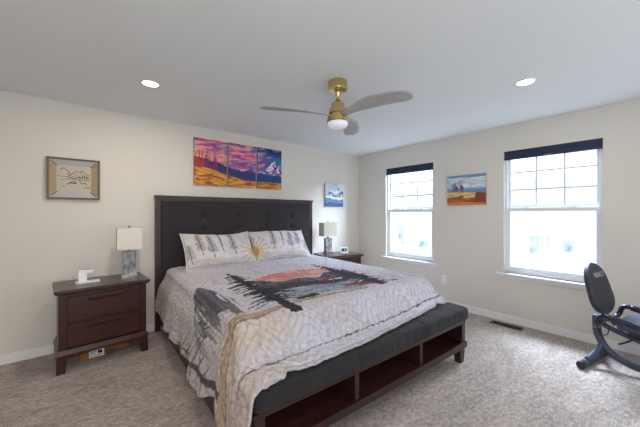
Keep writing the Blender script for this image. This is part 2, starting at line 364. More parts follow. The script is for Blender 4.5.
# ------------------------------------------------------------------ pictures
M['canvas'] = painted('printed_canvas', .55, bump=(300, .1, .001)); M['paper'] = painted('paper_art', .7)
def tri(u, v):
    """whole triptych, u 0..1 across all three, v 0..1 up"""
    n1 = fbm(u*9+3, v*7+1); n2 = fbm(u*5+20, v*16+3); c = np.zeros((len(u), 3))
    def mixc(c, col, w): w = np.clip(w, 0, 1)[:, None]; return c*(1-w)+np.array(col, float)*w
    c = mixc(c, (176, 84, 136), np.ones_like(u))
    c = mixc(c, (44, 112, 156), sstep(.55, .95, u+.25*(v-.5)+.2*(n1-.5)))
    c = mixc(c, (30, 50, 110), sstep(.8, 1.0, v+.3*(u-.7))*sstep(.4, .8, u))
    c = mixc(c, (206, 84, 132), sstep(.50, .62, n2)*(1-sstep(.65, .95, u)))
    c = mixc(c, (104, 76, 146), sstep(.5, .64, n1)*.8); c = mixc(c, (214, 170, 196), sstep(.54, .64, fbm(u*12+11, v*18-u*6+2))*sstep(.35, .6, v)*.6)
    c = mixc(c, (250, 170, 130), sstep(.25, .0, np.abs(v-.62+.18*u))*(1-sstep(.15, .55, u))*.8)
    c = mixc(c, (246, 190, 170), sstep(.56, .66, fbm(u*7+40, v*22+9))*(1-sstep(.55, .85, u))*.7)
    hz = .40-.24*sstep(0, .62, u)                                       # field edge
    mt = hz+.14+.40*np.exp(-np.abs((u-.90)/.11)**1.5)+.16*np.exp(-((u-.64)/.14)**2)+.10*(fbm(u*26, v*0+3)-.5)
    isM = (v < mt) & (u > .42)
    mc = mixc(np.tile(np.array([60, 60, 120.]), (len(u), 1)), (240, 225, 235), sstep(.40, .50, fbm(u*34+v*10, v*22-u*16+5))*sstep(.22, .36, v)*sstep(.55, .75, u))
    mc = mixc(mc, (186, 72, 142), sstep(.50, .60, fbm(u*20, v*24+50))*(v < .5)*.8); mc = mixc(mc, (48, 120, 150), sstep(.56, .62, fbm(u*22+30, v*26))*.7); c[isM] = mc[isM]
    low = (v < hz+.16+.05*fbm(u*20, v*0)) & (v >= hz); lc = mixc(np.tile(np.array([70, 40, 100.]), (len(u), 1)), (40, 70, 120), sstep(.3, .8, u)); c[low] = lc[low]
    for k in range(26):                                                  # spruces rising to the left
        x = .012+k*.0195+.006*math.sin(k*5); hh = (.48 if k < 12 else .36)*(.5+.5*abs(math.sin(k*2.3+.5)))*(1-.25*k/26)
        b0 = .36-.24*float(sstep(0, .62, x)); t = (v-b0)/hh
        w = .026*(1-t)*(.65+.35*np.sin(t*40)); m_ = (t > 0) & (t < 1) & (np.abs(u-x) < w)
        c[m_] = (176, 62, 58) if k < 5 else ((110, 54, 104) if k < 12 else (48, 60, 108))
    fl = v < hz; n3 = fbm(u*14, v*50+u*20); fc = mixc(np.tile(np.array([206, 132, 48.]), (len(u), 1)), (230, 172, 72), sstep(.45, .6, n3)); fc = mixc(fc, (128, 70, 52), sstep(.50, .66, fbm(u*14+7, v*30+9))*.85); c[fl] = fc[fl]
    return c
TX = [(-3.0, -2.583), (-2.563, -2.16), (-2.136, -1.735)]
for k, (a, b) in enumerate(TX):
    o = canvas('canvas_print', b-a, .59, .028, lambda u, v, a=a, b=b: tri((a+u*(b-a)+3.0)/1.265, v), M['canvas'], 130, 180)
    o.location = (a, -.001, 1.703)
    tag(o, ['left panel of the mountain triptych, pink sky and spruces over an orange field', 'middle panel of the mountain triptych above the headboard',
            'right panel of the mountain triptych, blue sky over a snowy peak'][k], 'picture', 'three mountain canvas panels above the bed')
def blue(u, v):
    n = fbm(u*5, v*7+3); c = np.tile(np.array([184, 198, 210.]), (len(u), 1))
    c[fbm(u*4+9, v*5) > .55] = (215, 224, 232)
    r1 = .52+.14*fbm(u*5+2, v*0+1)+.05*np.sin(u*9); m = v < r1; c[m] = (92, 104, 150)
    m = (v < r1) & (fbm(u*14, v*16+40) > .56); c[m] = (205, 205, 220)
    r2 = .42-.1*u+.12*fbm(u*4+30, v*0+8); m = v < r2; c[m] = (225, 222, 224)
    r3 = r2-.09-.04*n; m = v < r3; c[m] = (78, 116, 160); m = (v < r3) & (fbm(u*8, v*24) > .55); c[m] = (104, 140, 180)
    m = v < .13+.05*n; c[m] = (58, 92, 146)
    m = (u-.7)**2+((v-.76)*.94)**2 < .0022; c[m] = (96, 104, 118)
    return c
o = canvas('canvas_print', .42, .40, .03, blue, M['canvas'], 90, 90); o.location = (-.858, -.001, 1.468)
tag(o, 'small square canvas of blue lake and pale mountains above the right nightstand', 'picture')
def desert(u, v):
    c = np.tile(np.array([172, 190, 208.]), (len(u), 1)); n = fbm(u*4+v*8, v*12+2)
    c[n > .5] = (200, 210, 216); c[fbm(u*5-v*5+30, v*16) > .58] = (224, 226, 222)
    c[(v > .88+.06*n)] = (120, 150, 186)
    m = (v < .56+.03*fbm(u*8, v*0)) & (v > .4); c[m] = (136, 162, 196); m = (v < .50+.03*fbm(u*9+4, v*0)); c[m] = (110, 136, 170)
    for x, w, h in ((.16, .022, .70), (.22, .03, .76), (.27, .02, .64), (.35, .016, .80), (.38, .028, .66), (.42, .014, .74)):
        m = (np.abs(u-x+.02*np.sin(v*20)) < w*(1+.8*np.clip(.6-v, 0, 1))) & (v > .4) & (v < h); c[m] = (96, 92, 122); m &= (u < x-.4*w); c[m] = (150, 136, 150)
    hz = .44-.04*u; m = v < hz; c[m] = (206, 164, 92); m = (v < hz) & (fbm(u*8, v*22+8) > .5); c[m] = (228, 192, 120)
    m = (v < .24+.05*np.sin(u*7)) & (v > .1); c[m] = (176, 108, 62); m = (v < .24) & (fbm(u*9, v*30) > .52); c[m] = (140, 78, 66)
    m = v < .1; c[m] = (206, 130, 60); m = (v < hz*(.9+.2*n)) & (u > .72+.2*(v-.2)) & (v > .08); c[m] = (128, 72, 50)
    m = (v < .3+.03*np.sin(u*20)) & (v > .25) & (u > .15) & (u < .45); c[m] = (122, 110, 62)
    return c
o = canvas('canvas_painting', .513, .413, .022, desert, M['canvas'], 120, 100); o.location = (-.001, -1.744, 1.460); o.rotation_euler = (0, 0, -R90)
tag(o, 'small canvas painting of desert spires and orange sand between the two windows', 'picture')
# framed ink sketch
fr = empty('framed_sketch', (-4.339, 0, 1.482)); tag(fr, 'framed ink line drawing in a shadow-box frame above the left nightstand', 'picture')
w, h = .407, .405
bm = B()
for q in ((0, w, 0, .02), (0, w, h-.02, h), (0, .02, .02, h-.02), (w-.02, w, .02, h-.02)): box(bm, q[0], q[1], -.035, -.001, q[2], q[3])
M['frame'] = mat('bronze_wood_frame', (96, 76, 52), .4, noise=(40, .2)); build('outer_frame', bm, M['frame'], fr, bevel=.002)
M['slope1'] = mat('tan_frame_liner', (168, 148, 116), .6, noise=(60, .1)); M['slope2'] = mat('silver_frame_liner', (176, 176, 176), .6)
a, b = .02, .072
O4 = [(a, a), (w-a, a), (w-a, h-a), (a, h-a)]; I4 = [(b, b), (w-b, b), (w-b, h-b), (b, h-b)]
for k in range(4):
    bm = B(); k2 = (k+1) % 4
    vs = [bm.verts.new((*[O4[k][0]], -.030, O4[k][1])), bm.verts.new((O4[k2][0], -.030, O4[k2][1])), bm.verts.new((I4[k2][0], -.010, I4[k2][1])), bm.verts.new((I4[k][0], -.010, I4[k][1]))]
    v2 = [bm.verts.new((q.co.x, -.004, q.co.z)) for q in vs]
    bm.faces.new(vs); bm.faces.new(v2[::-1])
    for i in range(4): bm.faces.new((vs[i], vs[(i+1) % 4], v2[(i+1) % 4], v2[i]))
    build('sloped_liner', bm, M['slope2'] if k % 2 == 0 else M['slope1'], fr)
for k in range(4):
    bm = B(); p, q = O4[k], I4[k]; d = Vector((q[0]-p[0], 0, q[1]-p[1])); p0 = Vector((p[0], -.030, p[1]))+d*.3; p1 = Vector((q[0], -.0105, q[1]))+d*.12
    p0.y = -.027; cyl(bm, p0, p1, .0032, n=8); build('corner_key', bm, M['black'], fr)
def sketch(u, v):
    c = np.tile(np.array([196, 184, 168.]), (len(u), 1))+(fbm(u*40, v*40)[:, None]-.5)*10
    def ln(p, wd=.009):
        nonlocal c
        for (x0, y0), (x1, y1) in zip(p, p[1:]):
            t = np.clip(((u-x0)*(x1-x0)+(v-y0)*(y1-y0))/((x1-x0)**2+(y1-y0)**2+1e-9), 0, 1); d = np.hypot(u-x0-t*(x1-x0), v-y0-t*(y1-y0)); c[d < wd] = (58, 54, 54)
    ln([(.1, .82), (.14, .88), (.2, .9), (.28, .83), (.36, .78), (.38, .62), (.45, .72), (.55, .78), (.62, .8), (.68, .76), (.72, .84), (.8, .74), (.9, .66), (.96, .68)])
    for k in range(2): ln([(.02+.08*k, .60-.14*k), (.3, .58-.09*k), (.52, .53-.03*k), (.66, .56-.1*k)], .007)
    for k in range(9): x_ = .30+.07*k; ln([(x_, .72-.05*(k % 3)), (x_+.035, .60-.04*(k % 2)), (x_+.02, .52)], .008)
    for k in range(5): x_ = .64+.07*k; ln([(x_, .62), (x_+.04, .50+.03*(k % 2)), (x_-.01, .44)], .009)
    ln([(.3, .3), (.38, .36), (.5, .42), (.56, .34), (.44, .33), (.4, .38)], .014); ln([(.66, .4), (.74, .33), (.8, .37), (.86, .31)], .013)
    ln([(.76, .16), (.82, .2), (.88, .15), (.97, .19), (.97, .24), (.86, .22)], .008); ln([(.15, .24), (.24, .2)], .006)
    return c
o = canvas('ink_drawing', w-2*b, h-2*b, .004, sketch, M['paper'], 150, 150, fr); o.location = (b, -.008, b)

# ------------------------------------------------------------------ wall outlet and floor register
o4 = empty('wall_outlet', (0, -1.683, .385)); tag(o4, 'white electrical outlet low on the wall between the windows', 'outlet')
bm = B(); box(bm, -.006, 0, -.035, .035, -.057, .057); build('cover_plate', bm, M['white'], o4, bevel=.002)
for z in (-.024, .024):
    bm = B(); box(bm, -.0085, -.006, -.017, .017, z-.014, z+.014); s_ = build('socket', bm, M['trim'], o4, bevel=.001)
    bm = B()
    for y in (-.007, .007): box(bm, -.0092, -.0085, y-.0015, y+.0015, z-.006, z+.007)
    build('slot', bm, M['black'], s_)
vt = empty('floor_register', (-.15, -2.535, 0)); tag(vt, 'brown metal floor register beside the right baseboard', 'vent')
bm = B()
for q in ((-.052, .052, -.165, -.15), (-.052, .052, .15, .165), (-.052, -.038, -.15, .15), (.038, .052, -.15, .15)): box(bm, *q, .0, .007)
build('register_frame', bm, M['sub'], vt, bevel=.002)
bm = B(); box(bm, -.038, .038, -.15, .15, .0005, .002); build('duct_opening', bm, M['dark'], vt)
bm = B()
for k in range(16): y = -.14+.0187*k; box(bm, -.038, .038, y-.002, y+.002, .002, .0065)
build('louvre_grid', bm, M['sub'], vt)

# ------------------------------------------------------------------ nightstands
def nightstand(loc, rz, w, label):
    """origin at the centre of the floor footprint; front is -y"""
    r = empty('nightstand', loc, rz); D = .47; hw = w/2; hd = D/2
    bm = B()
    vs = [(-hw+.012, -hd+.012, .662), (hw-.012, -hd+.012, .662), (hw-.012, hd, .662), (-hw+.012, hd, .662)]
    hexa(bm, vs, [(-hw, -hd, .678), (hw, -hd, .678), (hw, hd, .678), (-hw, hd, .678)]); 
    bm2 = bm; box(bm2, -hw, hw, -hd, hd, .678, .70); build('top', bm, M['woodx'], r, bevel=.004)
    a = hw-.028; f = hd-.030
    bm = B(); box(bm, -a, -a+.018, -f+.03, hd-.01, .19, .662); box(bm, a-.018, a, -f+.03, hd-.01, .19, .662); box(bm, -a+.018, a-.018, hd-.02, hd-.01, .19, .662)
    box(bm, -a+.018, a-.018, -f+.03, hd-.02, .19, .205); build('body', bm, M['wood'], r)
    bm = B(); box(bm, -a+.055, a-.055, -f+.004, -f+.03, .635, .662); box(bm, -a+.055, a-.055, -f+.006, -f+.03, .405, .425); build('face_frame', bm, M['espresso'], r, bevel=.002)
    for s in (-1, 1):
        bm = B(); x0, x1 = sorted((s*a, s*(a-.055))); box(bm, x0, x1, -f-.002, -f+.03, .19, .662); build('corner_post', bm, M['woodv'], r, bevel=.003)
    # flared moulding above the legs, with a gently arched apron
    bm = B(); hexa(bm, [(-a-.022, -f-.022, .155), (a+.022, -f-.022, .155), (a+.022, hd-.005, .155), (-a-.022, hd-.005, .155)], [(-a-.004, -f-.006, .192), (a+.004, -f-.006, .192), (a+.004, hd-.008, .192), (-a-.004, hd-.008, .192)])
    build('base_moulding', bm, M['wood'], r, bevel=.003)
    bm = B(); n = 12; pts = []
    for i in range(n+1):
        x = -a+.06+(2*a-.12)*i/n; pts.append((x, .112+.018*math.sin(math.pi*i/n)))
    fv = [bm.verts.new((x, -f-.004, z)) for x, z in pts]+[bm.verts.new((a-.06, -f-.004, .156)), bm.verts.new((-a+.06, -f-.004, .156))]
    bv = [bm.verts.new((v.co.x, v.co.y+.02, v.co.z)) for v in fv]; bm.faces.new(fv); bm.faces.new(bv[::-1])
    for i in range(len(fv)): j = (i+1) % len(fv); bm.faces.new((fv[i], bv[i], bv[j], fv[j]))
    build('apron', bm, M['wood'], r)
    for sx in (-1, 1):
        for sy in (-1, 1):
            bm = B(); X = sx*(a-.026); Y = -f+.026 if sy < 0 else hd-.04; k = .036; kb = .029; ox = sx*.012; oy = sy*.012
            hexa(bm, [(X+ox-kb, Y+oy-kb, 0), (X+ox+kb, Y+oy-kb, 0), (X+ox+kb, Y+oy+kb, 0), (X+ox-kb, Y+oy+kb, 0)], [(X-k, Y-k, .156), (X+k, Y-k, .156), (X+k, Y+k, .156), (X-k, Y+k, .156)])
            build('leg', bm, M['woodv'], r, bevel=.003)
    for z0, z1 in ((.425, .635), (.205, .405)):
        bm = B(); box(bm, -a+.058, a-.058, -f+.0, -f+.022, z0+.003, z1-.003); d = build('drawer', bm, M['wood'], r, bevel=.002)
        bm = B(); c = z1-.045
        for i in range(10):
            x0 = -.135+.027*i; x1 = x0+.027; g0 = .010*math.sin(math.pi*i/10); g1 = .010*math.sin(math.pi*(i+1)/10)
            hexa(bm, [(x0, -f-.010-g0, c-.007), (x1, -f-.010-g1, c-.007), (x1, -f+.002, c-.007), (x0, -f+.002, c-.007)], [(x0, -f-.014-g0, c+.007), (x1, -f-.014-g1, c+.007), (x1, -f+.002, c+.007), (x0, -f+.002, c+.007)])
        bmesh.ops.remove_doubles(bm, verts=bm.verts, dist=.0005); build('handle', bm, M['espresso'], d)
    tag(r, label, 'nightstand', 'matching dark wood nightstands'); return r
RZ1 = math.radians(4); nightstand((-3.925, -.318, 0), RZ1, .70, 'dark walnut two-drawer nightstand left of the bed, under the framed sketch')
RZ2 = math.radians(-14); FRc = Vector((-.625, -.685)); wd = Vector((math.cos(RZ2), math.sin(RZ2))); dp = Vector((-math.sin(RZ2), math.cos(RZ2)))
c2 = FRc-wd*.33+dp*.235; nightstand((c2.x, c2.y, 0), RZ2, .66, 'dark walnut nightstand right of the bed in the room corner, half hidden by the quilt')

# ------------------------------------------------------------------ lamps
M['marble'] = mat('mercury_glass_slab', (140, 142, 144), .25, spec=.8, noise=(26, .8, (1, 1, .5)))
def lamp(x, y, rz, label, shade_m, w=.215, hb=.25):
    r = empty('table_lamp', (x, y, .70), rz)
    bm = B(); box(bm, -.068, .068, -.05, .05, 0, .022); build('foot_plate', bm, M['nickel'] if shade_m == 'shade_grey' else M['chrome'], r, bevel=.003)
    bm = B(); box(bm, -.056, .056, -.032, .032, .022, hb); build('slab_base', bm, M['marble'], r, bevel=.004)
    bm = B(); cyl(bm, (0, 0, hb), (0, 0, hb+.02), .016); cyl(bm, (0, 0, hb+.02), (0, 0, hb+.05), .008); build('neck', bm, M['nickel'], r, smooth=False)
    bm = B(); cyl(bm, (0, 0, hb+.05), (0, 0, hb+.09), .017); lathe(bm, [(.012, hb+.09), (.028, hb+.12), (.03, hb+.14), (.02, hb+.165), (.004, hb+.175)], 16); build('bulb', bm, M['white'], r, smooth=True)
    z0 = hb+.03; z1 = z0+.215; d = .075; hw = w/2; t = .003; bm = B()
    box(bm, -hw, hw, -d, -d+t, z0, z1); box(bm, -hw, hw, d-t, d, z0, z1); box(bm, -hw, -hw+t, -d+t, d-t, z0, z1); box(bm, hw-t, hw, -d+t, d-t, z0, z1)
    sh = build('lamp_shade', bm, M[shade_m], r)
    bm = B(); cyl(bm, (-hw+t, 0, z1-.012), (hw-t, 0, z1-.012), .0025, n=8); cyl(bm, (0, -d+t, z1-.012), (0, d-t, z1-.012), .0025, n=8); cyl(bm, (0, 0, hb+.17), (0, 0, z1), .003, n=8); build('harp', bm, M['nickel'], sh)
    bm = B(); cyl(bm, (0, 0, z1-.01), (0, 0, z1+.008), .005); bmesh.ops.create_uvsphere(bm, u_segments=14, v_segments=10, radius=.011, matrix=Matrix.Translation((0, 0, z1+.016))); build('finial', bm, M['nickel'], r, smooth=True)
    tag(r, label, 'lamp', 'box-shaded table lamps on the nightstands')
M['chrome'] = mat('polished_silver', (225, 225, 225), .15, metal=.8)
lamp(-3.70, -.23, 0, 'table lamp with cream rectangular shade and mottled glass slab base, on the left nightstand', 'shade')
lamp(-.985, -.24, math.radians(-8), 'table lamp with oatmeal rectangular shade on the right nightstand beside the clock', 'shade_grey', w=.25)

# ------------------------------------------------------------------ charger and clock
ch = empty('charging_stand', (-4.035, -.30, .70), math.radians(4)); tag(ch, 'white charging stand on the left nightstand', 'charger')
bm = B(); box(bm, -.088, .088, -.045, .045, .0, .012); build('base_plate', bm, M['white'], ch, bevel=.005, seg=3)
bm = B(); box(bm, -.07, -.008, -.012, .012, .012, .115); build('upright', bm, M['white'], ch, bevel=.004)
bm = B(); box(bm, -.008, .04, -.012, .012, .088, .115); build('watch_arm', bm, M['white'], ch, bevel=.004)
bm = B(); cyl(bm, (.045, 0, .012), (.045, 0, .0145), .026, n=28); build('charging_pad', bm, mat('pale_lilac_pad', (205, 205, 235), .4), ch)
ck = empty('alarm_clock', (-.735, -.36, .70), math.radians(-30)); tag(ck, 'small white digital alarm clock on the right nightstand', 'clock')
bm = B(); hexa(bm, [(-.062, -.03, 0), (.062, -.03, 0), (.062, .03, 0), (-.062, .03, 0)], [(-.058, -.012, .085), (.058, -.012, .085), (.058, .022, .085), (-.058, .022, .085)]); build('clock_body', bm, M['white'], ck, bevel=.006, seg=3)
ft = math.atan2(.018, .085); Mx = Matrix.Translation((0, -.0215, .046)) @ Matrix.Rotation(-ft, 4, 'X')
bm = B(); box(bm, -.046, .046, -.002, .002, -.026, .026, Mx); sc = build('display', bm, mat('dark_teal_display', (34, 66, 84), .2), ck)
bm = B()
for q in ((-.006, .032, .004, .014), (-.006, .032, -.014, -.006)):
    box(bm, q[0], q[1], -.0035, -.002, q[2], q[3], Mx)
build('lit_segment', bm, mat('pale_blue_segment', (150, 180, 210), .3), sc)

# ------------------------------------------------------------------ boxes under the nightstand
cb = empty('cardboard_box', (-4.0, -.33, 0), math.radians(5)); tag(cb, 'small brown cardboard box with a white label under the left nightstand', 'box')
bm = B(); box(bm, -.095, .09, -.07, .10, 0, .092); build('carton', bm, M['card'], cb, bevel=.002)
bm = B(); box(bm, -.035, .078, -.0712, -.07, .018, .082); lb = build('shipping_label', bm, M['white'], cb)
bm = B()
for q in ((.03, .062, .045, .075), (-.028, .02, .064, .07), (-.028, .012, .05, .055), (-.028, .066, .03, .034)): box(bm, q[0], q[1], -.0718, -.0712, q[2], q[3])
build('barcode', bm, M['black'], lb)
cb = empty('cardboard_box', (-3.785, -.23, 0), math.radians(-2)); tag(cb, 'plain brown cardboard box pushed back under the left nightstand near its right leg', 'box')
bm = B(); box(bm, -.12, .075, -.05, .10, 0, .10); build('carton', bm, M['card'], cb, bevel=.002)
bm = B(); box(bm, -.12, .075, .028, .032, .1, .1006); build('flap_seam', bm, M['dark'], cb)

# ------------------------------------------------------------------ bed
BO = (-2.335, -.10, 0); BR = math.radians(-2)
def bedmat(): return Matrix.Translation(BO) @ Matrix.Rotation(BR, 4, 'Z')
bed = empty('bed', BO, BR); tag(bed, 'king bed in espresso wood with tufted headboard and cushioned storage bench footboard', 'bed')
# local: x across, y = -v (foot is -y)
bm = B()
for s in (-1, 1): x0, x1 = sorted((s*1.10, s*1.045)); box(bm, x0, x1, -.012, .045, 0, 1.52)
box(bm, -1.045, 1.045, -.008, .045, 1.497, 1.52); box(bm, -1.045, 1.045, 0, .03, .25, .36)
hf = build('headboard_frame', bm, M['espresso'], bed, bevel=.004)
bm = B(); box(bm, -1.105, 1.105, -.025, .05, 1.52, 1.552); build('headboard_cap', bm, M['espresso'], hf, bevel=.005)
def tufted():
    nx, ny = 220, 120; x = np.linspace(-1.045, 1.045, nx); z = np.linspace(.36, 1.497, ny); X, Z = np.meshgrid(x, z)
    ed = np.minimum(np.minimum(X+1.045, 1.045-X), np.minimum(Z-.36, 1.497-Z)); Y = -.012-.028*np.sqrt(np.clip(1-(1-np.clip(ed/.03, 0, 1))**2, 0, 1))
    bt = [(bx, bz) for bz in (1.312, 1.145, .98, .81) for bx in (-.57, -.148, .272, .682)]
    for bx, bz in bt: Y = Y+.024*np.exp(-((X-bx)**2+(Z-bz)**2)/.0016)
    for bx, _ in bt[:4]: Y = Y+.0025*np.exp(-((X-bx)/.012)**2)*(ed > .03)
    v = np.stack([X.ravel(), Y.ravel(), Z.ravel()], 1); n0 = len(v); idx = np.arange(nx*ny).reshape(ny, nx)
    f = [(idx[j, i], idx[j, i+1], idx[j+1, i+1], idx[j+1, i]) for j in range(ny-1) for i in range(nx-1)]
    v = np.vstack([v, [[-1.045, .03, .36], [1.045, .03, .36], [1.045, .03, 1.497], [-1.045, .03, 1.497]]])
    f += [tuple(idx[0, ::-1])+(n0, n0+1), tuple(idx[:, -1][::-1])+(n0+1, n0+2), tuple(idx[-1, :])+(n0+2, n0+3), tuple(idx[:, 0])+(n0+3, n0), (n0+3, n0+2, n0+1, n0)]
    me = bpy.data.meshes.new('tufted_panel'); me.from_pydata(v.tolist(), [], [tuple(int(q) for q in k) for k in f])
    for p in me.polygons: p.use_smooth = len(p.vertices) == 4
    o = link('tufted_panel', me, M['upholstery'], bed)
    for bx, bz in bt:
        bm = B(); bmesh.ops.create_uvsphere(bm, u_segments=12, v_segments=8, radius=.012, matrix=Matrix.Translation((bx, -.020, bz)) @ Matrix.Diagonal((1, .45, 1, 1)))
        build('tuft_button', bm, M['black'], o, smooth=True)
tufted()
for s in (-1, 1):
    bm = B(); x0, x1 = sorted((s*1.045, s*1.015)); box(bm, x0, x1, -2.10, -.005, .07, .37); build('side_rail', bm, M['espresso'], bed, bevel=.003)
bm = B()
for k in range(11): y = -.15-.19*k; box(bm, -1.015, 1.015, y-.045, y+.045, .33, .35)
build('slat', bm, M['espresso'], bed)
# bench
bm = B(); F = 2.47
box(bm, -1.03, 1.03, -F+.01, -2.10, .145, .165)                                     # shelf
box(bm, -1.02, 1.02, -2.105, -2.09, .165, .350)
box(bm, -1.015, 1.015, -2.12, -2.10, .350, .355)
sf = build('bench_shelf', bm, M['espresso_red'], bed)
bm = B(); box(bm, -1.038, 1.038, -F-.012, -F+.012, .135, .185); box(bm, -1.038, -1.03, -F+.012, -2.10, .135, .185); box(bm, 1.03, 1.038, -F+.012, -2.10, .135, .185); build('bench_moulding', bm, M['espresso'], bed, bevel=.004)
bm = B(); box(bm, -1.035, 1.035, -F+.0, -2.10, .350, .376); build('bench_top_rail', bm, M['espresso'], bed, bevel=.003)
for x0, x1 in ((-1.03, -.975), (.975, 1.03)): bm = B(); box(bm, x0, x1, -F+.004, -2.105, .185, .350); build('bench_end_panel', bm, M['espresso'], bed, bevel=.002)
for x in (-.345, .345): bm = B(); box(bm, x-.018, x+.018, -F+.004, -2.105, .165, .350); build('bench_divider', bm, M['espresso'], bed, bevel=.002)
for sx in (-1, 1):
    for y in (-F+.035, -2.14):
        bm = B(); X = sx*.985; hexa(bm, [(X-.028, y-.028, 0), (X+.028, y-.028, 0), (X+.028, y+.028, 0), (X-.028, y+.028, 0)], [(X-.04, y-.033, .136), (X+.04, y-.033, .136), (X+.04, y+.033, .136), (X-.04, y+.033, .136)]); build('leg', bm, M['espresso'], bed, bevel=.003)
def cushion():
    n = 200; K = 40; x = np.linspace(-1.042, 1.042, n); vs = []
    for i, xx in enumerate(x):
        e = min((xx+1.042), (1.042-xx)); sh = math.sqrt(max(1-(1-min(e/.04, 1))**2, 0)); pinch = sum(math.exp(-((xx-c)/.016)**2) for c in (-.7, -.35, 0, .35, .7))
        for k in range(K):
            a = 2*math.pi*k/K; ca, sa = math.cos(a), math.sin(a); p = .32
            yy = -2.285+.212*math.copysign(abs(ca)**p, ca)*(1-.05*(1-sh)); zz = .440+.064*math.copysign(abs(sa)**p, sa)*(.55+.45*sh)
            fw = max(-ca, 0)**.5; wob_ = float(fbm(np.array([xx*7+3]), np.array([a*1.3+2]))[0])-.5; wo2 = float(fbm(np.array([xx*19+8+a]), np.array([a*2+2]))[0])-.5
            zz -= .003*pinch*max(sa, 0); yy += .003*pinch*fw-(.018*wob_+.012*wo2)*fw; zz += (.014*wob_+.008*wo2)*max(sa, 0)
            vs.append((xx, yy, zz))
    f = [(i*K+k, i*K+(k+1) % K, (i+1)*K+(k+1) % K, (i+1)*K+k) for i in range(n-1) for k in range(K)]
    f += [tuple(range(K))[::-1], tuple((n-1)*K+k for k in range(K))]
    me = bpy.data.meshes.new('bench_cushion'); me.from_pydata(vs, [], f)
    for p_ in me.polygons: p_.use_smooth = True
    link('bench_cushion', me, M['cushion'], bed)
cushion()
# mattress
bm = B(); box(bm, -.985, .985, -2.085, -.055, .352, .675); o = build('mattress', bm, mat('white_mattress_ticking', (232, 230, 228), .9), None, bevel=.05, seg=4)
o.location = BO; o.rotation_euler = (0, 0, BR); tag(o, 'white mattress on the bed, hidden under the quilt', 'mattress')

# ------------------------------------------------------------------ quilt
def quilt_shape(s, v):
    """s across (arc length, 0 in the middle), v from the headboard; returns x, z"""
    Z = .70-.182*sstep(2.08, 2.36, v)-.012*sstep(2.42, 2.52, v)+.010*np.sin(v*2.2+.4)*(np.abs(s) < .9)
    he = .995+.065*sstep(2.12, 2.34, v)*(s < 0)
    r = .055; a = np.abs(s); over = np.clip(a-(he-r), 0, None); arc = r*math.pi/2
    th = np.clip(over/r, 0, math.pi/2); x = (he-r)+r*np.sin(th); z = Z-r*(1-np.cos(th)); x = np.where(a < he-r, a, x); z = np.where(a < he-r, Z, z)
    dn = np.clip(over-arc, 0, None)
    fl_ = 1-.85*sstep(2.05, 2.3, v); x = x+.050*sstep(.0, .16, dn)*(.3+.7*fl_)+dn*.10*fl_+dn*.06*fl_*np.sin(v*9+1.3*np.sin(v*3.1))+dn*dn*.10*np.sin(v*21); z = z-dn*.995
    return np.sign(s)*x, z, dn
HB = np.array([[0, .34], [.2, .25], [.3, .22], [.6, .25], [1.0, .24], [1.35, .215], [1.5, .20], [1.76, .165], [1.9, .20], [1.99, .235], [2.08, .235], [2.14, .21], [2.19, .15], [2.25, .08], [2.55, .05]])
VE = np.array([[-1.9, 2.515], [-1.06, 2.515], [-.99, 2.515], [-.88, 2.50], [-.845, 2.455], [-.80, 2.475], [-.73, 2.485], [-.45, 2.475], [-.16, 2.46], [.3, 2.41], [.74, 2.35], [.80, 2.315], [.86, 2.35], [.96, 2.365], [1.2, 2.2], [2, 2.1]])
def stitch(s, v): return np.abs(np.sin(s*58+4*np.sin(v*17)+1.4*np.sin(s*7)+8*fbm(s*5, v*5))*np.sin(v*58+4*np.sin(s*19)+1.2*np.sin(v*6)+8*fbm(s*5+9, v*5)))
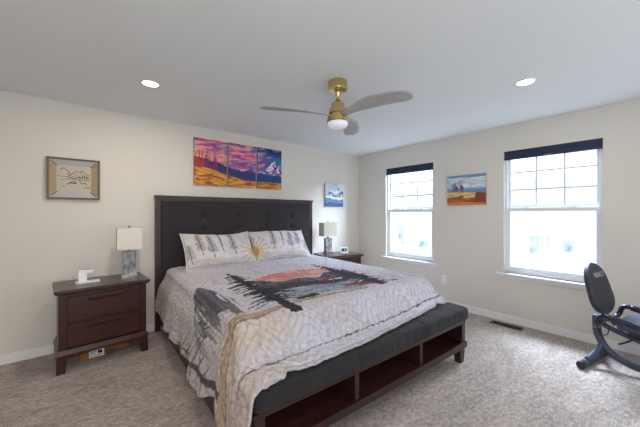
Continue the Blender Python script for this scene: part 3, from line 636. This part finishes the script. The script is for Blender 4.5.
def quilt_color(s, v):
    P = np.zeros((len(s), 3)); n = fbm(s*3+10, v*3+10); n2 = fbm(s*26, v*26); n3 = fbm(s*9+5, v*9); n4 = fbm(s*60+3, v*60)
    def put(mask, col): P[mask] = np.array(col, float)
    def mx(w, col):
        nonlocal P; w = np.clip(w, 0, 1)[:, None]; P = P*(1-w)+np.array(col, float)*w
    P[:] = (206, 202, 211)
    mx(sstep(.46, .64, n)*.35, (202, 190, 184))
    mx(sstep(.5, .7, n3)*.3, (192, 192, 204))
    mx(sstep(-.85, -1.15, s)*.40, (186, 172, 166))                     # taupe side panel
    mx(sstep(.55, .2, v)*.35*sstep(-.3, -.8, s), (204, 178, 152))
    mx(sstep(2.2, 2.45, v)*sstep(-.6, -.95, s)*.35, (204, 180, 156))
    mx(sstep(.10, .0, np.abs(v-2.17-.05*np.sin(s*5)))*sstep(-.4, -.8, s)*.45, (204, 180, 156))
    # pale trees in the mist
    for tx, tb, hh in ((-.1, 1.05, .3), (.25, 1.0, .3), (-.3, 1.0, .25), (.65, 1.6, .4), (.8, 1.9, .5), (-.78, 1.2, .4), (.72, 2.0, .5)):
        t = (tb-v)/hh; w_ = .05*(1-t)*(.6+.4*np.sin(t*50)); m_ = (t > 0) & (t < 1) & (np.abs(s-tx) < w_); P[m_] = P[m_]*.93
    # sky, mountains and lake
    wob = .05*(n3-.5)
    top_ = 1.07+.50*np.clip(np.abs(s)-.12, 0, 1)**1.2+wob
    sk = (v > top_) & (v < 1.55) & (s > -.52) & (s < .47); put(sk, (208, 138, 134))
    w = (fbm(s*6, v*14+3) > .53); P[sk & w] = (222, 168, 160); w = (fbm(s*5+60, v*20) > .60); P[sk & w] = (186, 110, 118); P[sk & (v < top_+.02)] = (214, 180, 178)
    put(sk & (v > 1.38) & (s > -.1) & (s < .40) & (n > .42), (204, 190, 170))
    r1 = 1.31+.13*sstep(-.5, -.1, s)-.10*sstep(.1, .45, s)+.04*np.sin(s*17)+wob
    lk1 = 1.965+.03*np.sin(s*12)
    r2 = 1.70+.05*np.sin(s*9+1)+.07*sstep(0, .4, s)+wob
    body = (v > r1) & (v < lk1) & (s > -.53) & (s < .55); put(body, (92, 94, 106)); put(body & (n2 > .52), (72, 72, 86)); put(body & (fbm(s*20, v*8) > .57), (114, 112, 122))
    put(body & (v > r2-.16), (62, 60, 72)); put(body & (v > r2-.16) & (n4 > .55), (80, 76, 88)); lk = body & (v > r2); put(lk, (150, 160, 174)); put(lk & (fbm(s*8, v*40) > .56), (126, 138, 156)); put(lk & (fbm(s*14, v*50+9) > .62), (176, 180, 188))
    put((np.abs(s-.12) < .1) & (np.abs(v-1.60+.1*s) < .010+.01*n3), (176, 66, 64)); put((np.abs(s-.2) < .08) & (np.abs(v-1.63) < .012), (222, 214, 210))
    # black canoe with two humps, red hull on the right shore
    ca = np.abs(s+.34) < .10; put(ca & (v > 1.915) & (v < 1.965+.03*np.cos((s+.34)*20)), (36, 36, 42)); put((np.abs(s+.28) < .04) & (v > 1.89) & (v < 1.93), (36, 36, 42))
    rd = (v > 1.84+.35*(s-.20)**2) & (v < 1.86+.42*(s-.06)) & (s > .10) & (s < .50); put(rd & (v < 2.02), (158, 60, 72)); put(rd & (v > 1.98) & (v < 2.05) & (s > .3), (104, 54, 62)); put(rd & (n2 > .58), (120, 60, 70))
    # shore band bending down the left side
    sb = np.clip(-s-1.0, 0, 1); b0 = 1.985+.02*np.sin(s*6)+.05*sstep(-.6, -1.0, s)+.12*np.sin(sb*4); bw = .045+.035*sstep(-.45, -.9, s)+.02*sstep(0, .3, sb); b1 = b0+bw
    band = (v > b0) & (v < b1); rt = s < .22
    put(band & rt, (184, 162, 138)); put(band & (fbm(s*3, v*70) > .54) & rt, (156, 134, 114)); put((v > b1-.012) & (v < b1) & rt, (132, 116, 106)); put((v > b0-.045) & (v < b0-.038) & (s < -.6), (150, 138, 132))
    mx(((v > b1) & (v < b1+.10))*.4*sstep(-.3, -.8, s), (206, 184, 160))
    # spruces
    def spruce(cx, vt, vb, vl, hwL, hwR, col, step=.085, th=.5, seedp=0., droop=.55):
        """tip vt, trunk base vb, lowest branch vl; each bough droops towards the base; hwL/hwR half widths"""
        a = np.abs(s-cx); L = np.where(s < cx, hwL, hwR); t = (v-vt)/(vl-vt)
        tr = (v > vt) & (v < vb) & (a < .005+.028*np.clip((v-vt)/(vb-vt), 0, 1)**1.3+.014*(v > vl)); put(tr, col)
        e = v-a*droop; te = (e-vt)/(vl-vt)
        reach = L*np.clip(te*1.5, 0, 1)**.7*(.62+.6*vnoise(e*18+seedp, (s > cx)*7.+seedp))
        ph = (e/step+.35*np.sin(e*17+seedp)+.4*(s > cx)) % 1
        thick = th*(1.15-.75*a/np.maximum(reach, 1e-3))+.7*np.clip(1-a/np.maximum(reach*.45, 1e-3), 0, 1); jag = .35*(vnoise(s*110, v*60)-.5)
        put((te > 0) & (te < 1) & (a < reach) & (ph < thick+jag), col)
    spruce(.43, .90, 2.03, 1.90, .17, .20, (52, 50, 60), step=.07, th=.6, seedp=3)
    spruce(-.57, .83, 2.13, 1.86, .25, .22, (46, 46, 54), step=.078, th=.60, seedp=1)
    # grey spruce on the left edge with trailing boughs
    a = np.abs(s+.95); side = s < -.95; t = (v-1.20)/.72; L = np.where(side, .36, .17)
    comb = vnoise(s*95+v*4, v*1.5+2); env = L*np.clip(t*1.15, 0, 1)**.8
    low = 1.20+.72*np.where(side, 1-.25*a/.36, 1-.3*a/.17)+.34*(comb-.5)*np.clip(a/.10, .25, 1)
    m_ = (t > 0) & (a < env*(.85+.3*vnoise(v*26, side*5.))) & (v < low) & ((comb > .34) | (a < env*.30) | (v < low-.30))
    put(m_, (100, 101, 110)); put(m_ & (comb > .62), (126, 127, 134)); put(m_ & (comb < .44), (82, 82, 92)); put(m_ & (a > env*.6) & (comb > .5), (148, 146, 150)); put((v > 1.80) & (v < 2.03) & (np.abs(s+.915) < .030+.01*n2), (120, 108, 102))
    # side scene: dark waterline with mauve trees and their reflections
    q = -s-1.0-.055; line = .36-.05*sstep(1.1, 2.1, v)+.015*np.sin(v*14)                       # distance below the mattress edge
    ln_ = (np.abs(q-line) < .006+.022*sstep(1.35, 2.0, v)*(.5+fbm(v*30, q*30))) & (v > 1.08) & (v < 2.14)
    for x0, hh in ((1.16, .10), (1.25, .18), (1.34, .12), (1.42, .24), (1.52, .14), (1.62, .28), (1.73, .16), (1.84, .10)):
        for up in (1, -1):
            tt = (line-q)*up/hh; cx = x0+(.16*tt*up*hh/.2 if up > 0 else .10*(q-line)); w_ = .016*(1-tt)*(.6+.9*(vnoise(tt*22+x0*9, q*0)-.3))
            m_ = (tt > 0) & (tt < 1) & (np.abs(v-cx) < w_+.003); put(m_, (136, 118, 120) if up > 0 else (152, 138, 138))
    put(ln_, (88, 74, 80)); put(ln_ & (n4 > .56), (108, 94, 98))
    # seams
    sl = (104, 98, 106)
    put((np.abs(v-.30-.02*np.cos(s*2)-.10*sstep(-.5, -.95, s)-.35*sstep(.0, .35, -s-1.0)) < .0040), sl)
    put((np.abs(v-2.325+.02*np.sin(s*2)-.03*sstep(-.6, -1.0, s)+.03*sstep(.2, .8, s)) < .0050) & (s < .97) & (s > -1.13), (80, 76, 84))
    # faint scribbled grasses near the foot
    m_ = (v > 2.12) & (fbm(s*40, v*26+70) > .60); P[m_] = P[m_]*.95
    # hem binding
    ve = np.interp(s, VE[:, 0], VE[:, 1]); put(v > ve-.010, (196, 190, 192)); m_ = (v < ve-.010) & (v > ve-.016); P[m_] *= .8
    st = stitch(s, v); P *= (1-.13*np.exp(-(st/.22)**2))[:, None]                      # grey quilting thread, plus valley shade between puffs put into the colour
    P *= (.95+.10*n4)[:, None]
    return P
def quilt():
    ns, nv = 400, 300; S0, S1 = -1.0, 1.0; vs0 = .10
    tt = np.linspace(0, 1, nv); ss = np.linspace(-1, 1, ns); V0 = np.zeros((nv, ns)); S_ = np.zeros((nv, ns))
    vlin = vs0+tt*(2.5-vs0)
    for j in range(nv):
        v = vlin[j]; Zt = .70-.182*float(sstep(2.08, 2.36, v)); he = .995+.065*float(sstep(2.12, 2.34, v))
        hz = np.interp(v, HB[:, 0], HB[:, 1])+.006*math.sin(v*40); r = .055
        sl = he-r+r*math.pi/2+max(Zt-r-hz, .02)
        sr = .995-r+r*math.pi/2+(.38 if v < 1.9 else .38-(.38+.10)*float(sstep(1.9, 2.25, v)))
        S_[j] = np.where(ss < 0, ss*sl, ss*sr)
    ve = np.interp(S_, VE[:, 0], VE[:, 1]); V0 = vs0+tt[:, None]*(ve-vs0)
    s, v = S_.ravel(), V0.ravel(); x, z, dn = quilt_shape(s, v)
    top = sstep(.02, .0, dn)
    z = z+top*(.007*(fbm(s*5, v*5)-.5)+.010*(fbm(s*13+4, v*13)-.5)*(1+.8*sstep(2.0, 2.3, v)))
    # quilting stitches: small puffs between meandering lines
    q1 = stitch(s, v)**.4
    z = z+.0080*q1*top; x = x-.005*q1*(1-top)*(s < 0)+.003*q1*(1-top)*(s > 0)
    y = -v+.02*dn*np.sin(v*7)
    # corner over the bench end: fall straight down
    vt = np.stack([x, y, z+.006], 1); idx = np.arange(ns*nv).reshape(nv, ns)
    f = np.stack([idx[:-1, :-1], idx[1:, :-1], idx[1:, 1:], idx[:-1, 1:]], -1).reshape(-1, 4)
    me = bpy.data.meshes.new('quilt'); me.from_pydata(vt.tolist(), [], f.tolist())
    for p_ in me.polygons: p_.use_smooth = True
    set_paint(me, lina(quilt_color(s, v)))
    o = link('quilt', me, M['quilt']); md = o.modifiers.new('thick', 'SOLIDIFY'); md.thickness = .012; md.offset = 1
    o.location = BO; o.rotation_euler = (0, 0, BR)
    tag(o, 'pale quilt printed with dark spruces, mountains and a coral sunset, spread over the bed', 'quilt')
M['quilt'] = painted('quilted_cotton', .85, spec=.15, bump=(24, 1, .035), sheen=.05)
quilt()

# ------------------------------------------------------------------ pillows
def pillow(cx, mirror, label, rz, dy=0):
    W_, H_ = .845, .50; nx, ny = 150, 90; u = np.linspace(-1, 1, nx); w = np.linspace(-1, 1, ny); U, V_ = np.meshgrid(u, w)
    def col(U, V_):
        s = (U*W_/2)*(1 if not mirror else -1); t = (V_+1)/2; n = fbm(s*9+4, t*5+2)                # sun side at +s
        P = np.tile(np.array([210, 204, 206.]), (U.size, 1)); P = P*(1-.5*sstep(.42, .62, n)[:, None])+np.array([206, 192, 182.])*.5*sstep(.42, .62, n)[:, None]; P = P*(1-.35*sstep(.52, .7, fbm(s*16, t*7+9))[:, None])+np.array([190, 188, 198.])*.35*sstep(.52, .7, fbm(s*16, t*7+9))[:, None]
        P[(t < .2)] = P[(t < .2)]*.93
        for k, (x, b, h_) in enumerate(((-.36, .18, .42), (-.235, .36, .52), (-.115, .30, .55), (-.0, .42, .55), (.14, .36, .55))):
            xx = x+.10*(t-b)*0-.05*(t-b); tt = (t-b)/h_; trunk = (np.abs(s-xx) < .0045) & (tt > -.15) & (tt < 1)
            ph = ((t+np.abs(s-xx)*1.6)*17+k) % 1; br = (tt > .12) & (tt < 1) & (np.abs(s-xx) < .066*(1-tt*.5)*(.55+.6*vnoise(t*30+k, s*0))) & (ph < .42)
            if k == 3: br &= np.abs(s-xx) < .012
            P[trunk | br] = (70, 70, 84) if k else (112, 112, 106)
        d = np.hypot(s-.43, (t-.34)*.5); P[d < .14] = P[d < .14]*.5+np.array([206, 176, 128.])*.55; an = np.arctan2((t-.34)*.5, s-.43)
        P[(d < .080)] = (190, 156, 102); m_ = (d > .10) & (d < .22) & ((an*9/math.pi) % 1 < .10); P[m_] = (130, 124, 122); m_ = (d > .03) & (d < .12) & ((an*14/math.pi) % 1 < .2); P[m_] = (176, 128, 62)
        e = np.minimum(1-np.abs(U), (1-np.abs(V_))*.6); P[e < .018] = (232, 228, 228); P[(e < .045) & (e > .036)] = (150, 146, 152)
        return lina(P)
    ex = 1-np.abs(U)**2.6; ey = 1-np.abs(V_)**2.6; th = .088*np.sqrt(np.clip(ex*ey, 0, 1))**1.1+.004
    pin = 1-.075*(np.abs(V_)**2)*0; X = U*W_/2*(1-.045*(1-V_**2)*np.abs(U)**6); Zz = V_*H_/2*(1-.17*(1-U**2)*np.abs(V_)**4)+.012*np.sin(U*3+cx*5)
    wr = .016*(fbm(U*6+cx*9, V_*4)-.5)*2*np.clip(th/.05, 0, 1)
    fr_ = np.stack([X.ravel(), -(th+wr).ravel(), Zz.ravel()], 1); bk = np.stack([X.ravel(), th.ravel()*.8, Zz.ravel()], 1); n0 = len(fr_); idx = np.arange(n0).reshape(ny, nx)
    f1 = np.stack([idx[:-1, :-1], idx[:-1, 1:], idx[1:, 1:], idx[1:, :-1]], -1).reshape(-1, 4); f2 = f1[:, ::-1]+n0
    rim = list(idx[0])+list(idx[1:, -1])+list(idx[-1, ::-1][1:])+list(idx[::-1, 0][1:-1])
    f3 = [(int(rim[i]), int(rim[i]+n0), int(rim[(i+1) % len(rim)]+n0), int(rim[(i+1) % len(rim)])) for i in range(len(rim))]
    me = bpy.data.meshes.new('pillow'); me.from_pydata(np.vstack([fr_, bk]).tolist(), [], f1.tolist()+f2.tolist()+f3)
    for p_ in me.polygons: p_.use_smooth = True
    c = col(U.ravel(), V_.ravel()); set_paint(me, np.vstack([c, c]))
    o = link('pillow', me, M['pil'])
    Mloc = Matrix.Translation((cx, PY+dy, PZ)) @ Matrix.Rotation(rz, 4, 'Z') @ Matrix.Rotation(PT, 4, 'X')
    o.matrix_world = bedmat() @ Mloc
    tag(o, label, 'pillow', 'pillows in printed shams leaning on the headboard')
M['pil'] = painted('printed_sham', .85, spec=.15, bump=(60, .3, .003), sheen=.1)
PY, PZ, PT = -.26, .905, math.radians(-38)
pillow(-.445, False, 'left pillow, printed with dark pines and a yellow sun at its right end', math.radians(1))
pillow(.405, True, 'right pillow, printed with dark pines and a yellow sun at its left end', math.radians(-3), .05)

# ------------------------------------------------------------------ exercise bike (front points away to -y)
bk = empty('exercise_bike', (-.50, -3.335, 0), 0); A_ = Vector((-.18, -.983, 0)); Sd = Vector((.983, -.18, 0))
tag(bk, 'grey recumbent exercise bike with padded backrest, by the nearer window', 'exercise bike')
def L(a, s, z): return tuple(A_*a+Sd*s+Vector((0, 0, z)))
bm = B(); tube(bm, [L(.01, -.245, .032), L(.01, .245, .032)], .03, 16); rs = build('rear_stabilizer', bm, M['bikeframe'], bk, smooth=True)
for s in (-1, 1):
    bm = B(); cyl(bm, L(.01, s*.225, .033), L(.01, s*.265, .033), .033, n=20); build('rubber_foot', bm, M['black'], rs, bevel=.004)
bm = B(); tube(bm, [L(.035, 0, .43), L(.035, 0, .36), L(.042, 0, .27), L(.08, 0, .18), L(.14, 0, .12), L(.22, 0, .085), L(.34, 0, .07), L(.6, 0, .07), L(.95, 0, .07)], .03, 16, sx=.8, sy=1.0); build('arched_frame', bm, M['bikeframe'], bk, smooth=True)
bm = B(); tube(bm, [L(.015, -.14, .05), L(.05, -.05, .12), L(.075, .0, .19)], .026, 12); tube(bm, [L(.015, .14, .05), L(.05, .05, .12), L(.075, .0, .19)], .026, 12); build('stabilizer_brace', bm, M['bikeframe'], bk, smooth=True)
bm = B(); tube(bm, [L(.03, 0, .40), L(.12, 0, .345), L(.34, 0, .285), L(.60, 0, .22)], .026, 12, sx=1.1, sy=.8); build('seat_rail', bm, M['bikeframe'], bk, smooth=True)
bm = B(); tube(bm, [L(.16, 0, .38), L(.11, 0, .44), L(.06, 0, .53), L(.03, 0, .62)], .02, 12, sx=1.5, sy=.7); build('backrest_post', bm, M['bikeframe'], bk, smooth=True)
# backrest pad
def pad():
    bm = B(); nu, nv_ = 40, 24
    c0 = Vector(L(.040, 0, .675)); up = Vector(L(-.19, 0, .45)).normalized(); nrm = Vector(L(.96, 0, .25)).normalized(); up = (up-nrm*up.dot(nrm)).normalized()
    rings = []
    for i in range(nu+1):
        t = -1+2*i/nu; hw_ = .205*(1-abs(t)**2.8)**.5*(1-.16*t) if abs(t) < 1 else .001; ring = []
        for k in range(nv_):
            a = 2*math.pi*k/nv_; ca, sa = math.cos(a), math.sin(a)
            ring.append(bm.verts.new(c0+up*(t*.225)+Sd*(hw_*math.copysign(abs(ca)**.8, ca))+nrm*((.036*(1-abs(t)**6)+.002)*math.copysign(abs(sa)**.55, sa)+.012*ca*ca)))
        rings.append(ring)
    for a, b in zip(rings, rings[1:]):
        for k in range(nv_): bm.faces.new((a[k], a[(k+1) % nv_], b[(k+1) % nv_], b[k]))
    bm.faces.new(rings[0][::-1]); bm.faces.new(rings[-1]); o = build('backrest', bm, M['bikepad'], bk, smooth=True)
    cu = bpy.data.curves.new('logo', 'FONT'); cu.body = 'MARCY'; cu.size = .062; cu.align_x = 'CENTER'; cu.extrude = .001
    t_ = bpy.data.objects.new('logo_tmp', cu); COL.objects.link(t_); dg = bpy.context.evaluated_depsgraph_get(); me = bpy.data.meshes.new_from_object(t_.evaluated_get(dg)); bpy.data.objects.remove(t_)
    me.materials.clear(); lo = link('logo_print', me, M['logo'], o)
    xa = up.cross(nrm); 
    R = Matrix((( xa.x, up.x, nrm.x), (xa.y, up.y, nrm.y), (xa.z, up.z, nrm.z))).to_4x4()
    lo.matrix_local = Matrix.Translation(c0+up*.095+nrm*.0405) @ R
pad()
# seat
def seat():
    bm = B(); n = 24; K = 20; rings = []
    for i in range(n+1):
        t = i/n; e = min(t, 1-t); sh = math.sqrt(max(1-(1-min(e/.12, 1))**2, .0)); a = .20+.34*t; hw_ = (.19-.05*t)*(.75+.25*sh); ring = []
        for k in range(K):
            q = 2*math.pi*k/K; ca, sa = math.cos(q), math.sin(q)
            ring.append(bm.verts.new(L(a, hw_*math.copysign(abs(ca)**.5, ca), .425+.05*(.3+.7*sh)*math.copysign(abs(sa)**.6, sa)+.008*ca*ca)))
        rings.append(ring)
    for a, b in zip(rings, rings[1:]):
        for k in range(K): bm.faces.new((a[k], a[(k+1) % K], b[(k+1) % K], b[k]))
    bm.faces.new(rings[0][::-1]); bm.faces.new(rings[-1]); return build('seat', bm, M['bikeseat'], bk, smooth=True)
seat()
bm = B(); box(bm, -.06, .06, -.02, .3, 0, .05, Matrix.Translation(L(.42, 0, .325)) @ Matrix.Rotation(math.atan2(A_.y, A_.x)-R90+math.pi*0, 4, 'Z') @ Matrix.Translation((0, -.15, 0))); build('seat_carriage', bm, M['bikegloss'], bk, bevel=.006)
for s in (-1, 1):
    bm = B(); tube(bm, [L(.07, s*.0, .40), L(.085, s*.12, .385), L(.10, s*.215, .395), L(.115, s*.25, .43), L(.135, s*.255, .485), L(.18, s*.255, .500), L(.27, s*.255, .485), L(.38, s*.255, .455)], .020, 14)
    hb_ = build('side_handle', bm, M['bikegloss'], bk, smooth=True)
    bm = B(); tube(bm, [L(.19, s*.255, .498), L(.28, s*.255, .482), L(.385, s*.255, .453)], .026, 14); build('foam_grip', bm, M['bikegloss'], hb_, smooth=True)
bm = B(); tube(bm, [L(.13, -.05, .37), L(.12, -.04, .30), L(.09, -.03, .275), L(.06, -.03, .29), L(.045, -.02, .34)], .004, 8); build('pulse_cable', bm, M['black'], bk, smooth=True)
bm = B(); tube(bm, [L(.26, .0, .29), L(.24, -.06, .275), L(.21, -.12, .262)], .007, 8); build('adjustment_lever', bm, M['black'], bk, smooth=True)
# the rest of the bike beyond the frame edge
bm = B(); tube(bm, [L(.95, -.24, .032), L(.95, .24, .032)], .03, 16); build('front_stabilizer', bm, M['bikeframe'], bk, smooth=True)
bm = B(); cyl(bm, L(.82, -.06, .36), L(.82, .06, .36), .24, n=48); build('flywheel_housing', bm, M['bikeframe'], bk, bevel=.02)
for s in (-1, 1):
    bm = B(); tube(bm, [L(.80, s*.065, .36), L(.80+.16*s, s*.085, .36-.04*s)], .012, 10); cr = build('crank_arm', bm, M['black'], bk)
    bm = B(); Mp = Matrix.Translation(L(.80+.16*s, s*.14, .36-.04*s)); box(bm, -.05, .05, -.045, .045, -.012, .012, Mp); build('pedal', bm, M['black'], cr, bevel=.004)
bm = B(); tube(bm, [L(.78, 0, .55), L(.72, 0, .80), L(.66, 0, 1.0)], .022, 12); build('console_mast', bm, M['bikeframe'], bk, smooth=True)
bm = B(); tube(bm, [L(.60, -.2, .98), L(.68, -.16, .93), L(.71, 0, .90), L(.68, .16, .93), L(.60, .2, .98)], .015, 12); build('front_handlebar', bm, M['bikegloss'], bk, smooth=True)
bm = B(); box(bm, -.09, .09, -.015, .015, -.06, .07, Matrix.Translation(L(.65, 0, 1.04))); build('console', bm, M['black'], bk, bevel=.01)
